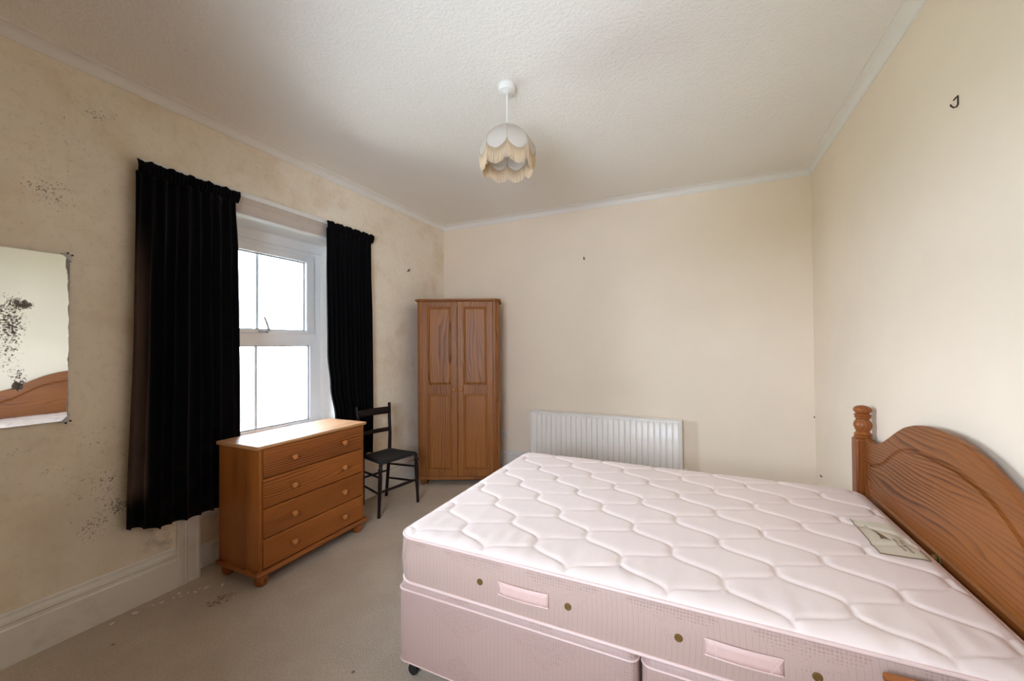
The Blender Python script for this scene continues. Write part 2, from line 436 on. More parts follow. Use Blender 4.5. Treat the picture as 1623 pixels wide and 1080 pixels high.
# ------------------------------------------------------------------ mesh helpers
class MB:
    """collects shapes into one mesh"""
    def __init__(self): self.bm = bmesh.new()
    def box(self, a, b):
        x0, y0, z0 = [min(p, q) for p, q in zip(a, b)]
        x1, y1, z1 = [max(p, q) for p, q in zip(a, b)]
        v = [self.bm.verts.new(p) for p in ((x0,y0,z0),(x1,y0,z0),(x1,y1,z0),(x0,y1,z0),(x0,y0,z1),(x1,y0,z1),(x1,y1,z1),(x0,y1,z1))]
        for f in ((3,2,1,0),(4,5,6,7),(0,1,5,4),(1,2,6,5),(2,3,7,6),(3,0,4,7)):
            self.bm.faces.new([v[i] for i in f])
        return self
    def prism(self, pts, ax, a, b):
        """extrude a 2-D outline along axis ax from a to b; outline axes follow in cyclic order"""
        def mk(p, h):
            q = [0, 0, 0]; q[ax] = h; q[(ax + 1) % 3] = p[0]; q[(ax + 2) % 3] = p[1]; return q
        lo = [self.bm.verts.new(mk(p, a)) for p in pts]
        hi = [self.bm.verts.new(mk(p, b)) for p in pts]
        n = len(pts)
        self.bm.faces.new(lo[::-1]); self.bm.faces.new(hi)
        for i in range(n):
            self.bm.faces.new((lo[i], lo[(i + 1) % n], hi[(i + 1) % n], hi[i]))
        return self
    def tube(self, pts, r, seg=8, cap=True, closed=False):
        """round bar along a polyline; r is one radius or one per point"""
        pts = [Vector(p) for p in pts]
        rs = r if isinstance(r, (list, tuple)) else [r] * len(pts)
        rings = []
        ref = None
        for i, p in enumerate(pts):
            L_ = len(pts)
            d = (pts[(i + 1) % L_] - pts[i - 1]).normalized() if closed else (pts[min(i + 1, L_ - 1)] - pts[max(i - 1, 0)]).normalized()
            if ref is None:
                ref = Vector((0, 0, 1)) if abs(d.z) < .9 else Vector((1, 0, 0))
            a = d.cross(ref).normalized(); b = d.cross(a).normalized()
            rings.append([self.bm.verts.new(p + (a * math.cos(2*PI*k/seg) + b * math.sin(2*PI*k/seg)) * rs[i]) for k in range(seg)])
        for r0, r1 in zip(rings, rings[1:] + (rings[:1] if closed else [])):
            for k in range(seg):
                self.bm.faces.new((r0[k], r0[(k+1) % seg], r1[(k+1) % seg], r1[k]))
        if cap and not closed:
            self.bm.faces.new(rings[0][::-1]); self.bm.faces.new(rings[-1])
        return self
    def bar(self, p, q, w, h, upv=(0, 0, 1)):
        """rectangular bar from p to q"""
        p, q = Vector(p), Vector(q); d = (q - p).normalized()
        a = d.cross(Vector(upv)).normalized() * w / 2; b = a.cross(d).normalized() * h / 2
        v = [self.bm.verts.new(c + s) for c in (p, q) for s in (-a - b, a - b, a + b, -a + b)]
        for f in ((3,2,1,0),(4,5,6,7),(0,1,5,4),(1,2,6,5),(2,3,7,6),(3,0,4,7)):
            self.bm.faces.new([v[i] for i in f])
        return self
    def lathe(self, prof, c=(0, 0, 0), ax=2, seg=20):
        """profile of (radius, height) turned round an axis through c"""
        rings = []
        for r, h in prof:
            ring = []
            for k in range(seg):
                p = [0, 0, 0]; p[ax] = h
                p[(ax+1) % 3] = r * math.cos(2*PI*k/seg); p[(ax+2) % 3] = r * math.sin(2*PI*k/seg)
                ring.append(self.bm.verts.new([a + b for a, b in zip(p, c)]))
            rings.append(ring)
        for r0, r1 in zip(rings, rings[1:]):
            for k in range(seg):
                self.bm.faces.new((r0[k], r0[(k+1) % seg], r1[(k+1) % seg], r1[k]))
        self.bm.faces.new(rings[0][::-1]); self.bm.faces.new(rings[-1])
        return self
    def grid(self, nu, nv, fn):
        g = [[self.bm.verts.new(fn(i / nu, j / nv)) for i in range(nu + 1)] for j in range(nv + 1)]
        for j in range(nv):
            for i in range(nu):
                self.bm.faces.new((g[j][i], g[j][i+1], g[j+1][i+1], g[j+1][i]))
        return self
    def build(self, name, mat, parent=None, smooth=False, bevel=0.0, solid=0.0, kind=None, bseg=2):
        bmesh.ops.recalc_face_normals(self.bm, faces=self.bm.faces)
        me = bpy.data.meshes.new(name)
        self.bm.to_mesh(me); self.bm.free()
        me.materials.append(MAT[mat] if isinstance(mat, str) else mat)
        if smooth:
            me.polygons.foreach_set('use_smooth', [True] * len(me.polygons))
            if smooth != 'all':
                me.set_sharp_from_angle(angle=math.radians(40))
        o = bpy.data.objects.new(name, me)
        COL.objects.link(o)
        if parent: o.parent = parent
        if bevel:
            m = o.modifiers.new('edge', 'BEVEL'); m.width = bevel; m.segments = bseg; m.limit_method = 'ANGLE'; m.angle_limit = math.radians(40)
            m.harden_normals = False
        if solid:
            m = o.modifiers.new('thickness', 'SOLIDIFY'); m.thickness = solid; m.offset = 0
        if kind: o['kind'] = kind
        return o

def tag(o, label, cat, group=None):
    o['label'] = label; o['category'] = cat
    if group: o['group'] = group
    return o
def thing(name, label, cat, loc=(0, 0, 0), rz=0.0, group=None):
    o = bpy.data.objects.new(name, None); COL.objects.link(o)
    o.empty_display_size = .1
    o.location = loc; o.rotation_euler = (0, 0, rz)
    return tag(o, label, cat, group)
def part_label(o, label): o['label'] = label; return o
def interp(pts, x):
    if x <= pts[0][0]: return pts[0][1]
    for (x0, y0), (x1, y1) in zip(pts, pts[1:]):
        if x <= x1:
            t = (x - x0) / (x1 - x0); t = t * t * (3 - 2 * t)
            return y0 + (y1 - y0) * t
    return pts[-1][1]

# ================================================================== the setting
MB().box((XL - .1, YF - .15, -.1), (XR + .15, YB + .15, 0)).build('floor', 'carpet', kind='structure')
# carpet in the window recess
MB().box((XA, OY0, -.1), (XL - .1, OY1, 0)).build('floor_recess', 'carpet', kind='structure')
MB().box((XL - .34, YF - .15, ZC), (XR + .15, YB + .15, ZC + .1)).build('ceiling', 'ceiling', kind='structure')
XO = XL - .34
w = MB()
w.box((XO, YF - .15, -.1), (XL, OY0, ZC)).box((XO, OY1, -.1), (XL, YB + .15, ZC)).box((XO, OY0, OZ1), (XL, OY1, ZC)).box((XO, OY0, -.1), (XA, OY1, .685))
w.build('wall_left', 'wall_left', kind='structure')
MB().box((XL, YB, -.1), (XR, YB + .15, ZC)).build('wall_back', 'wall', kind='structure')
MB().box((XR, YF - .15, -.1), (XR + .15, YB + .15, ZC)).build('wall_right', 'wall', kind='structure')
w = MB().box((XL, YF - .15, -.1), (VX0, YF, ZC)).box((VX1, YF - .15, -.1), (XR, YF, ZC)).box((VX0, YF - .15, -.1), (VX1, YF, VZ0)).box((VX0, YF - .15, VZ1), (VX1, YF, ZC))
w.build('wall_front', 'wall', kind='structure')
MB().box((-70, -60, -3.3), (XO - .5, 60, -3.2)).build('ground', 'ground', kind='structure')

# skirting boards: plain board with a moulded top, one run for each wall
SKH = .228
def sk_prof(h=SKH, t=.020):
    return [(0, 0), (t, 0), (t, h - .070), (t - .005, h - .064), (t - .005, h - .050), (t - .001, h - .043), (t - .004, h - .030), (t - .011, h - .018), (t - .012, h - .006), (t - .016, h), (0, h)]
def sk_run(name, runs, mat='gloss'):
    m = MB()
    for wall, a, b, off in runs:
        p = sk_prof()
        if wall == 'left':   m.prism([(z, off + q) for q, z in p], 1, a, b)
        elif wall == 'back': m.prism([(off - q, z) for q, z in p], 0, a, b)
        elif wall == 'right': m.prism([(z, off - q) for q, z in p], 1, a, b)
        elif wall == 'front': m.prism([(off + q, z) for q, z in p], 0, a, b)
    return m.build(name, mat, kind='structure')
AW = .118
sk_run('baseboard_left', [('left', YF, OY0 - AW, XL), ('left', OY1 + AW, YB, XL)])
sk_run('baseboard_back', [('back', XL + .02, XR - .02, YB)])
sk_run('baseboard_right', [('right', YF, YB, XR)])
sk_run('baseboard_front', [('front', XL + .02, XR - .02, YF)])
# low skirting along the panel under the window
MB().prism([(z, XA + q) for q, z in [(0, 0), (.016, 0), (.016, .118), (.010, .130), (.004, .142), (0, .142)]], 1, OY0, OY1).build('baseboard_recess', 'gloss', kind='structure')
MB().prism([(z, XA + q) for q, z in [(0, .30), (.010, .30), (.014, .31), (.014, .33), (.006, .345), (0, .345)]], 1, OY0, OY1).build('trim_9', 'gloss', kind='structure')

# cornices: cove with a small bead against the ceiling
CB, CW = 2.735, .056
def cor(q):
    pts = [(0, CB), (.006, CB), (.008, CB + .006)]
    for k in range(7):
        a = k / 6 * PI / 2
        pts.append((.010 + (CW - .020) * (1 - math.cos(a)), CB + .008 + (ZC - CB - .016) * math.sin(a)))
    pts += [(CW - .006, ZC - .008), (CW, ZC - .007), (CW, ZC), (0, ZC)]
    return pts
MB().prism([(z, XL + q) for q, z in cor(0)], 1, YF, YB).build('trim_1', 'cornice', kind='structure', smooth=True)
MB().prism([(YB - q, z) for q, z in cor(0)], 0, XL, XR).build('trim_2', 'cornice', kind='structure', smooth=True)
MB().prism([(z, XR - q) for q, z in cor(0)], 1, YF, YB).build('trim_3', 'cornice', kind='structure', smooth=True)
MB().prism([(YF + q, z) for q, z in cor(0)], 0, XL, XR).build('trim_4', 'cornice', kind='structure', smooth=True)

# architrave round the recess: stepped moulding (u runs outwards from the opening)
ARC = [(0, 0), (0, .014), (.010, .018), (.016, .018), (.020, .013), (.066, .015), (.071, .019), (.078, .020), (.083, .018), (.090, .021), (.112, .023), (.118, .020), (.118, 0)]
MB().prism([(XL + t, OY0 - u) for u, t in ARC], 2, 0, OZ1 + .001).build('trim_5', 'gloss', kind='structure')
MB().prism([(XL + t, OY1 + u) for u, t in ARC], 2, 0, OZ1 + .001).build('trim_6', 'gloss', kind='structure')
MB().prism([(OZ1 + u, XL + t) for u, t in ARC], 1, OY0 - AW, OY1 + AW).build('trim_7', 'shaded_dirty', kind='structure')  # head architrave, with its backlit shade painted into the colour
# painted boards lining the sides and head of the recess
m = MB().box((XW - .03, OY0, .685), (XL, OY0 + .012, OZ1)).box((XW - .03, OY1 - .012, .685), (XL, OY1, OZ1)).box((XW - .03, OY0, OZ1 - .012), (XL, OY1, OZ1))
m.build('trim_8', 'reveal', kind='structure')

# ------------------------------------------------------------------ the window
win = bpy.data.objects.new('window_1', None); COL.objects.link(win); win['kind'] = 'structure'
win['label'] = 'white plastic window with a top-hung sash above a fixed pane'
WY0, WY1, WZ0, WZ1 = OY0 + .012, OY1 - .012, .70, OZ1 - .012
GY0, GY1 = 1.489, 2.351                      # lower glass
TB, TT = 1.383, 1.480                        # transom
xf, xb = XW + .012, XW - .055
f = MB()
f.box((xb, WY0, WZ0), (xf, GY0, WZ1)).box((xb, GY1, WZ0), (xf, WY1, WZ1))
f.box((xb, GY0, 2.136), (xf, GY1, WZ1)).box((xb, GY0, TB), (xf, GY1, TT)).box((xb, GY0, WZ0), (xf, GY1, .752))
f.build('frame', 'upvc', win, bevel=.004)
hd = MB().box((XW + .012, WY0, 2.176), (XW + .03, WY1, WZ1)).build('head_board', 'upvc', win, bevel=.003)
# opening sash
sy0, sy1, sz0, sz1 = GY0 - .024, GY1 + .024, TT - .004, 2.140
gy0, gy1, gz0, gz1 = 1.537, 2.303, 1.507, 2.086
s = MB()
s.box((xf - .03, sy0, sz0), (xf + .022, gy0, sz1)).box((xf - .03, gy1, sz0), (xf + .022, sy1, sz1))
s.box((xf - .03, gy0, gz1), (xf + .022, gy1, sz1)).box((xf - .03, gy0, sz0), (xf + .022, gy1, gz0))
sash = s.build('sash', 'upvc', win, bevel=.006)
def seal(parent, y0, y1, z0, z1, x, nm='gasket'):
    t = .007
    m = MB().box((x, y0, z0), (x + .012, y0 + t, z1)).box((x, y1 - t, z0), (x + .012, y1, z1)).box((x, y0 + t, z1 - t), (x + .012, y1 - t, z1)).box((x, y0 + t, z0), (x + .012, y1 - t, z0 + t))
    return m.build(nm, 'seal', parent)
seal(sash, gy0, gy1, gz0, gz1, XW - .012)
seal(win, GY0, GY1, .752, TB, XW - .018)
MB().box((XW - .016, gy0, gz0), (XW - .012, gy1, gz1)).build('pane', 'glass', sash)
MB().box((XW - .030, GY0, .752), (XW - .026, GY1, TB)).build('pane', 'glass', win)
MB().box((XW - .026, 1.908, gz0), (XW - .020, 1.932, gz1)).build('glazing_bar', 'bar', sash)
MB().box((XW - .042, 1.908, .752), (XW - .035, 1.932, TB)).build('glazing_bar', 'bar', win)
h = MB().box((xf + .022, 1.895, 1.478), (xf + .030, 1.962, 1.500))
hn = h.build('window_handle', 'handle_grey', sash, bevel=.002)
hx = xf + .034
MB().tube([(hx, 1.955, 1.490), (hx + .022, 1.952, 1.500), (hx + .03, 1.940, 1.53), (hx + .03, 1.925, 1.57), (hx + .026, 1.914, 1.602)], [.008, .009, .008, .0075, .006], 10).build('window_lever', 'handle_grey', sash, smooth=True)
MB().tube([(xf + .03, 1.952, 1.484), (xf + .042, 1.952, 1.484)], .006, 10).build('window_catch', 'metal', sash)
# window board
sb = MB(); sb.box((XW + .0125, OY0 + .001, .6855), (XA + .04, OY1 - .001, .713)); sb.build('window_sill', 'gloss', win, bevel=.006)

# added window behind the camera that lets in the fill light
fill_win = bpy.data.objects.new('added_fill_window', None); COL.objects.link(fill_win); fill_win['kind'] = 'structure'
ya, yb = YF - .11, YF - .06
f = MB()
f.box((VX0, ya, VZ0), (VX0 + .06, yb, VZ1)).box((VX1 - .06, ya, VZ0), (VX1, yb, VZ1)).box((VX0 + .06, ya, VZ1 - .06), (VX1 - .06, yb, VZ1)).box((VX0 + .06, ya, VZ0), (VX1 - .06, yb, VZ0 + .06)).box((VX0 + .06, ya, 1.47), (VX1 - .06, yb, 1.53))
f.build('frame', 'upvc', fill_win, bevel=.004)
for z0, z1 in ((VZ0 + .06, 1.47), (1.53, VZ1 - .06)):
    MB().box((VX0 + .06, yb - .03, z0), (VX1 - .06, yb - .026, z1)).build('pane', 'glass', fill_win)  # pane of the added fill window
MB().box((VX0, yb, VZ0 - .02), (VX1, YF + .03, VZ0 + .004)).build('window_sill', 'gloss', fill_win, bevel=.005)  # sill of the added fill window

# ================================================================== curtains
def curtain(name, label, left, right, zt, zhem, nf, ph, seed, x0, xh):
    """left / right: (z, y) polylines of the two edges; nf folds; zhem(u) gives the hem height"""
    t = thing(name, label, 'curtain', (0, 0, 0), group='black velvet curtains at the window')
    rs = random.Random(seed)
    k = [rs.uniform(-.5, .5) for _ in range(nf * 2 + 4)]
    ztop = zt - .062
    def fold(u):
        i = u * nf; j = int(i) % len(k); fr = i - int(i); fr = fr * fr * (3 - 2 * fr)
        j2 = (j + 1) % len(k)
        return k[j] * (1 - fr) + k[j2] * fr
    def body(u, v):
        zb = zhem(u)
        z = ztop + (zb - ztop) * v
        y0, y1 = interp(left, z), interp(right, z)
        amp = .009 + .011 * min(1, v * 3.0)
        wph = 2 * PI * nf * u + ph + 3.2 * fold(u) * (.25 + .75 * v)
        s_ = math.sin(wph)
        x = x0 + amp * (s_ * .8 + .3 * math.sin(wph * .5 + 1.1) * v) + .004 * math.sin(u * 23 + seed)
        y = y0 + (y1 - y0) * u + .010 * math.cos(wph) * min(1, v * 3)
        x += (xh - x0) * max(0, 1 - v * 6)
        return (max(x, XL + .006), y, z)
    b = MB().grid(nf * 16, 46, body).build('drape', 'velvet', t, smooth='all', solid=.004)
    n2 = nf * 3
    yl, yr = interp(left, zt), interp(right, zt)
    def head(u, v):
        z = zt + .004 * math.sin(u * 37 + seed) + .003 * math.sin(u * 71) - .07 * v
        flare = .010 * math.sin(PI * min(1, v * 1.1)) + .006 * (1 - v)
        x = xh + flare + .004 * math.sin(2 * PI * n2 * u + ph) * (.5 + .5 * v)
        pinch = 1 - .028 * v
        y = (yl + yr) / 2 + (yr - yl) * (u - .5) * pinch
        if u > .97: x -= (u - .97) / .03 * .03
        return (max(x, XL + .012), y, z)
    MB().grid(n2 * 8, 8, head).build('heading', 'velvet', t, smooth='all', solid=.006)
    return t
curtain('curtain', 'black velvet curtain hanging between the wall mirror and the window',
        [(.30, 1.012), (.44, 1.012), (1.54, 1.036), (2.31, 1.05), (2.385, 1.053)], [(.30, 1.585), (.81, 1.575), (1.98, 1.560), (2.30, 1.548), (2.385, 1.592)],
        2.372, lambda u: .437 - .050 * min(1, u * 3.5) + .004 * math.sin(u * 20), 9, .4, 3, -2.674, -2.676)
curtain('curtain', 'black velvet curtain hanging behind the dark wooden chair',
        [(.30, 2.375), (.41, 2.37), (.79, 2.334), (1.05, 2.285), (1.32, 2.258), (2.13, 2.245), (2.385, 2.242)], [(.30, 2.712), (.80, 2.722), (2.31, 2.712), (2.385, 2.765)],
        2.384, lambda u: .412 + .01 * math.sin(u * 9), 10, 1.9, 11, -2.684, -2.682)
rail = MB().box((XL + .0235, OY0 - .30, 2.362), (XL + .031, OY1 + .28, 2.395))
tag(rail.build('curtain_rail', 'white_plastic', bevel=.002), 'white plastic curtain rail along the top of the window architrave', 'curtain rail')

# ================================================================== chest of drawers
cw, cd, ch = .788, .372, .807
t = thing('chest_of_drawers', 'orange pine chest of four drawers standing under the window', 'chest of drawers', (-2.268, 1.443, 0), .012)
b = MB()
b.box((-cd, 0, .095), (0, .020, ch - .02)).box((-cd, cw - .020, .095), (0, cw, ch - .02)).box((-cd, .02, .095), (-cd + .01, cw - .02, ch - .02)).box((-cd + .01, .02, .095), (-.03, cw - .02, .110)).box((-cd+.01, .02, ch - .04), (-.03, cw - .02, ch - .02))
for k in range(1, 4): b.box((-.06, .02, .095 + k * .173 - .004), (-.012, cw - .02, .095 + k * .173 + .006))
b.build('carcass', 'pine_z', t, bevel=.0015)
tp = [(-cd - .004, ch - .022), (.008, ch - .022), (.016, ch - .012), (.016, ch - .003), (.012, ch), (-cd - .004, ch)]
MB().prism([(z, x) for x, z in tp], 1, -.016, cw + .016).build('top', 'pine_top', t, bevel=.004)
MB().prism([(z, x) for x, z in [(-cd, .070), (.024, .070), (.024, .080), (.012, .095), (-cd, .095)]], 1, -.022, cw + .022).build('plinth', 'pine_y', t, bevel=.004)
dz = (ch - .022 - .097) / 4
for k in range(4):
    z0 = .097 + k * dz + .002; z1 = z0 + dz - .004
    d = MB().prism([(z0, -.020), (z0, .003), (z0 + .006, .010), (z1 - .006, .010), (z1, .003), (z1, -.020)], 1, .021, cw - .021)
    dr = d.build('drawer', 'pine_y', t, bevel=.0015)
    MB().box((-cd + .03, .035, z0 + .01), (-.020, .045, z1 - .03)).box((-cd + .03, cw - .045, z0 + .01), (-.020, cw - .035, z1 - .03)).box((-cd+.03, .045, z0 + .01), (-.02, cw - .045, z0 + .018)).build('drawer_box', 'pine_y', dr)
    for y in (.205, cw - .200):
        MB().lathe([(.009, .008), (.009, .016), (.0145, .022), (.0175, .030), (.0165, .037), (.011, .0415), (.004, .043)], (0, y, (z0 + z1) / 2), 0, 16).build('knob', 'knob', dr, smooth=True)
for x, y in ((-.032, .034), (-.032, cw - .034), (-cd + .036, .034), (-cd + .036, cw - .034)):
    MB().lathe([(.024, 0), (.030, .006), (.035, .022), (.036, .036), (.033, .052), (.026, .060), (.027, .070)], (x, y, 0), 2, 18).build('bun_foot', 'pine_z', t, smooth=True)

# ================================================================== wardrobe across the corner
t = thing('wardrobe', 'two-door pine wardrobe set across the corner', 'wardrobe', (-2.161, 3.340, 0), YAW)
HW, HF, WD = .404, .374, .41
plan = [(-HF, 0), (HF, 0), (HW, .038), (HW, WD), (-HW, WD), (-HW, .038)]
m = MB()
m.prism([(-HF, 0.004), (-.350, .004), (-.350, .030), (-HW + .018, .045), (-HW + .018, WD), (-HW, WD), (-HW, .038)], 2, .085, 1.815)
m.prism([(HF, 0.004), (HW, .038), (HW, WD), (HW - .018, WD), (HW - .018, .045), (.350, .030), (.350, .004)], 2, .085, 1.815)
m.box((-HW + .018, WD - .01, .085), (HW - .018, WD, 1.815)).box((-.36, .02, .085), (.36, WD - .01, .10)).box((-.36, .03, 1.79), (.36, WD - .01, 1.815))
m.build('carcass', 'ward_z', t, bevel=.003)
def grow(d): return [(-HF - d * .6, -d), (HF + d * .6, -d), (HW + d, .038 - d * .3), (HW + d, WD), (-HW - d, WD), (-HW - d, .038 - d * .3)]
m = MB().prism(grow(.012), 2, 1.815, 1.823).prism(grow(.024), 2, 1.823, 1.838)
m.build('cornice_top', 'ward_x', t, bevel=.003)
MB().prism(grow(.012), 2, .055, .085).build('plinth', 'ward_x', t, bevel=.004)
for x, y in ((-.345, .045), (.345, .045), (-.37, WD - .05), (.37, WD - .05)):
    MB().lathe([(.026, 0), (.032, .010), (.034, .030), (.030, .048), (.030, .056)], (x, y, 0), 2, 16).build('bun_foot', 'ward_z', t, smooth=True)
def raised(mb, x0, x1, z0, z1, y, d=.026, dep=.010):
    """fielded panel: sunk margin rising to a flat field"""
    o = [(x0, z0), (x1, z0), (x1, z1), (x0, z1)]
    i1 = [(x0 + .006, z0 + .006), (x1 - .006, z0 + .006), (x1 - .006, z1 - .006), (x0 + .006, z1 - .006)]
    i2 = [(x0 + d, z0 + d), (x1 - d, z0 + d), (x1 - d, z1 - d), (x0 + d, z1 - d)]
    L = [[mb.bm.verts.new((x, yy, z)) for x, z in r] for r, yy in ((o, y + .016), (o, y + dep), (i1, y + dep), (i2, y + .002))]
    for a, b_ in zip(L, L[1:]):
        for k in range(4): mb.bm.faces.new((a[k], a[(k+1) % 4], b_[(k+1) % 4], b_[k]))
    mb.bm.faces.new(L[-1]); mb.bm.faces.new(L[0][::-1])
for sgn in (-1, 1):
    xa, xb_ = (.0015, .350) if sgn > 0 else (-.350, -.0015)
    yd = -.014
    px0, px1 = xa + .056, xb_ - .056
    m = MB()
    m.box((xa, yd, .089), (px0, yd + .018, 1.811)).box((px1, yd, .089), (xb_, yd + .018, 1.811))
    for z0, z1 in ((.089, .150), (.895, .985), (1.758, 1.811)): m.box((px0, yd, z0), (px1, yd + .018, z1))
    door = m.build('door', 'ward_z', t, bevel=.003)
    for z0, z1 in ((.150, .895), (.985, 1.758)):
        m = MB(); raised(m, px0, px1, z0, z1, yd); m.build('door_panel', 'ward_z', door)
    kx = sgn * .036
    MB().lathe([(.009, .002), (.009, -.008), (.015, -.014), (.018, -.022), (.016, -.030), (.010, -.034), (.003, -.035)], (kx, yd, .942), 1, 16).build('knob', 'knob', door, smooth=True)

# ================================================================== chair
t = thing('chair', 'small dark wooden chair with a black seat between the chest and the wardrobe', 'chair', (0, 0, 0))
FL, FR, BL, BR = Vector((-2.326, 2.437, 0)), Vector((-2.252, 2.832, 0)), Vector((-2.645, 2.585, 0)), Vector((-2.612, 2.832, 0))
sFL, sFR, sBL, sBR = Vector((-2.318, 2.452, .425)), Vector((-2.262, 2.820, .425)), Vector((-2.618, 2.555, .430)), Vector((-2.566, 2.826, .430))
tBL, tBR = Vector((-2.645, 2.512, .858)), Vector((-2.582, 2.842, .858))
def at(a, b_, z): k = (z - a.z) / (b_.z - a.z); return a + (b_ - a) * k
for a, b_ in ((FL, sFL), (FR, sFR)):
    pts, rs = [], []
    for z, r in ((0, .0125), (.06, .0125), (.15, .0145), (.26, .0165), (.33, .0165), (.36, .0125), (.37, .018), (.385, .018), (.39, .0145), (.425, .0145)):
        pts.append(at(a, b_, z)); rs.append(r)
    MB().tube(pts, rs, 12).build('leg', 'dark_wood', t, smooth=True)
for a, b_, c in ((BL, sBL, tBL), (BR, sBR, tBR)):
    m = MB()
    m.tube([a, at(a, b_, .2), b_, b_ + (c - b_) * .35 + Vector((.006, 0, 0)), b_ + (c - b_) * .7, c - Vector((0, 0, .008)), c], [.013, .015, .016, .015, .0145, .0135, .008], 12)
    m.build('back_post', 'dark_wood', t, smooth=True)
def rail_(z0, z1, nm, th):
    pts = 10
    def fn(u, v):
        p = at(sBL, tBL, z0 + (z1 - z0) * v); q = at(sBR, tBR, z0 + (z1 - z0) * v)
        r = p + (q - p) * u
        r.x -= .022 * math.sin(PI * u)
        r.x += .006
        return r
    MB().grid(pts, 3, fn).build(nm, 'dark_wood', t, smooth='all', solid=th)
rail_(.760, .822, 'top_rail', .014)
rail_(.600, .635, 'mid_rail', .013)
def strt(a, b_, r=.0085): MB().tube([a, (a + b_) / 2, b_], [r * .85, r * 1.15, r * .85], 10).build('stretcher', 'dark_wood', t, smooth=True)
strt(at(FL, sFL, .315), at(BL, sBL, .300)); strt(at(FL, sFL, .185), at(BL, sBL, .175))
strt(at(FR, sFR, .315), at(BR, sBR, .300)); strt(at(FR, sFR, .185), at(BR, sBR, .170))
strt(at(FL, sFL, .200), at(FR, sFR, .200), .0105); strt(at(BL, sBL, .240), at(BR, sBR, .240))
cs = [sFL + Vector((.022, -.014, 0)), sFR + Vector((.022, .014, 0)), sBR + Vector((-.008, .014, 0)), sBL + Vector((-.008, -.014, 0))]
def seatf(top):
    def fn(u, v):
        p = cs[0] + (cs[1] - cs[0]) * u; q = cs[3] + (cs[2] - cs[3]) * u
        r = p + (q - p) * v
        e = min(u, 1 - u, v, 1 - v)
        r.z = (.438 + .010 * min(1, e / .07) ** .5 - .016 * math.sin(PI * u) * math.sin(PI * v)) if top else (.405 + .020 * min(1, e / .05))
        if not top and e == 0: r.z = .425
        if top and e == 0: r.z = .425
        return r
    return fn
m = MB().grid(20, 20, seatf(True)).grid(20, 20, seatf(False))
bmesh.ops.remove_doubles(m.bm, verts=m.bm.verts, dist=.0004)
m.build('seat', 'black_seat', t, smooth='all')

# ================================================================== radiator
t = thing('radiator', 'white panel radiator on the far wall behind the bed', 'radiator')
rx0, rx1, rz0, rz1, ry = -1.602, -.146, .165, .688, YB - .092
NF = 27
prof = []
pitch = (rx1 - rx0 - .05) / NF
for k in range(NF):
    x = rx0 + .025 + k * pitch
    prof += [(x, 0), (x + pitch * .20, .0), (x + pitch * .28, .022), (x + pitch * .92, .022)]
prof.append((rx1 - .025, 0))
def colx(z):   # ridge height fades out into the rounded channel ends
    e = min(z - rz0, rz1 - z); return max(0, min(1, (e - .022) / .022)) ** .6
m = MB()
zs = [rz0, rz0 + .02, rz0 + .026, rz0 + .034, rz0 + .044, rz1 - .044, rz1 - .034, rz1 - .028, rz1 - .022, rz1]
xs = [(rx0, 0)] + prof + [(rx1, 0)]
g = [[m.bm.verts.new((x, ry + .022 - d * colx(z) if 0 < z - rz0 else ry + .022, z)) for x, d in xs] for z in zs]
for j in range(len(zs) - 1):
    for i in range(len(xs) - 1):
        m.bm.faces.new((g[j][i], g[j][i+1], g[j+1][i+1], g[j+1][i]))
m.build('front_panel', 'radiator', t, smooth=True, solid=.002)
fr = .006
MB().box((rx0 - fr, ry - .002, rz1), (rx1 + fr, ry + .060, rz1 + fr)).box((rx0 - fr, ry - .002, rz0 - fr), (rx1 + fr, ry + .03, rz0)).box((rx0 - fr, ry - .002, rz0), (rx0, ry + .06, rz1)).box((rx1, ry - .002, rz0), (rx1 + fr, ry + .06, rz1)).build('casing', 'radiator', t, bevel=.003)
MB().box((rx0, ry + .046, rz0), (rx1, ry + .058, rz1 - .004)).build('rear_panel', 'radiator', t, bevel=.003)
for x in (rx0 + .25, rx1 - .25):
    MB().box((x - .02, ry + .058, rz0 + .05), (x + .02, YB - .001, rz1 - .08)).build('wall_bracket', 'radiator', t)
for x, dx in ((rx0 - .03, -.03), (rx1 + .03, .03)):
    MB().tube([(x - dx, ry + .035, rz0 + .03), (x, ry + .035, rz0 + .03)], .011, 10).tube([(x, ry + .035, rz0 + .05), (x, ry + .035, 0)], .0085, 10).build('pipe', 'radiator', t, smooth=True)
    MB().lathe([(.012, 0), (.02, .004), (.02, .045), (.016, .052)], (x, ry + .035, rz0 + .045), 2, 14).build('valve_cap', 'white_plastic', t, smooth=True)

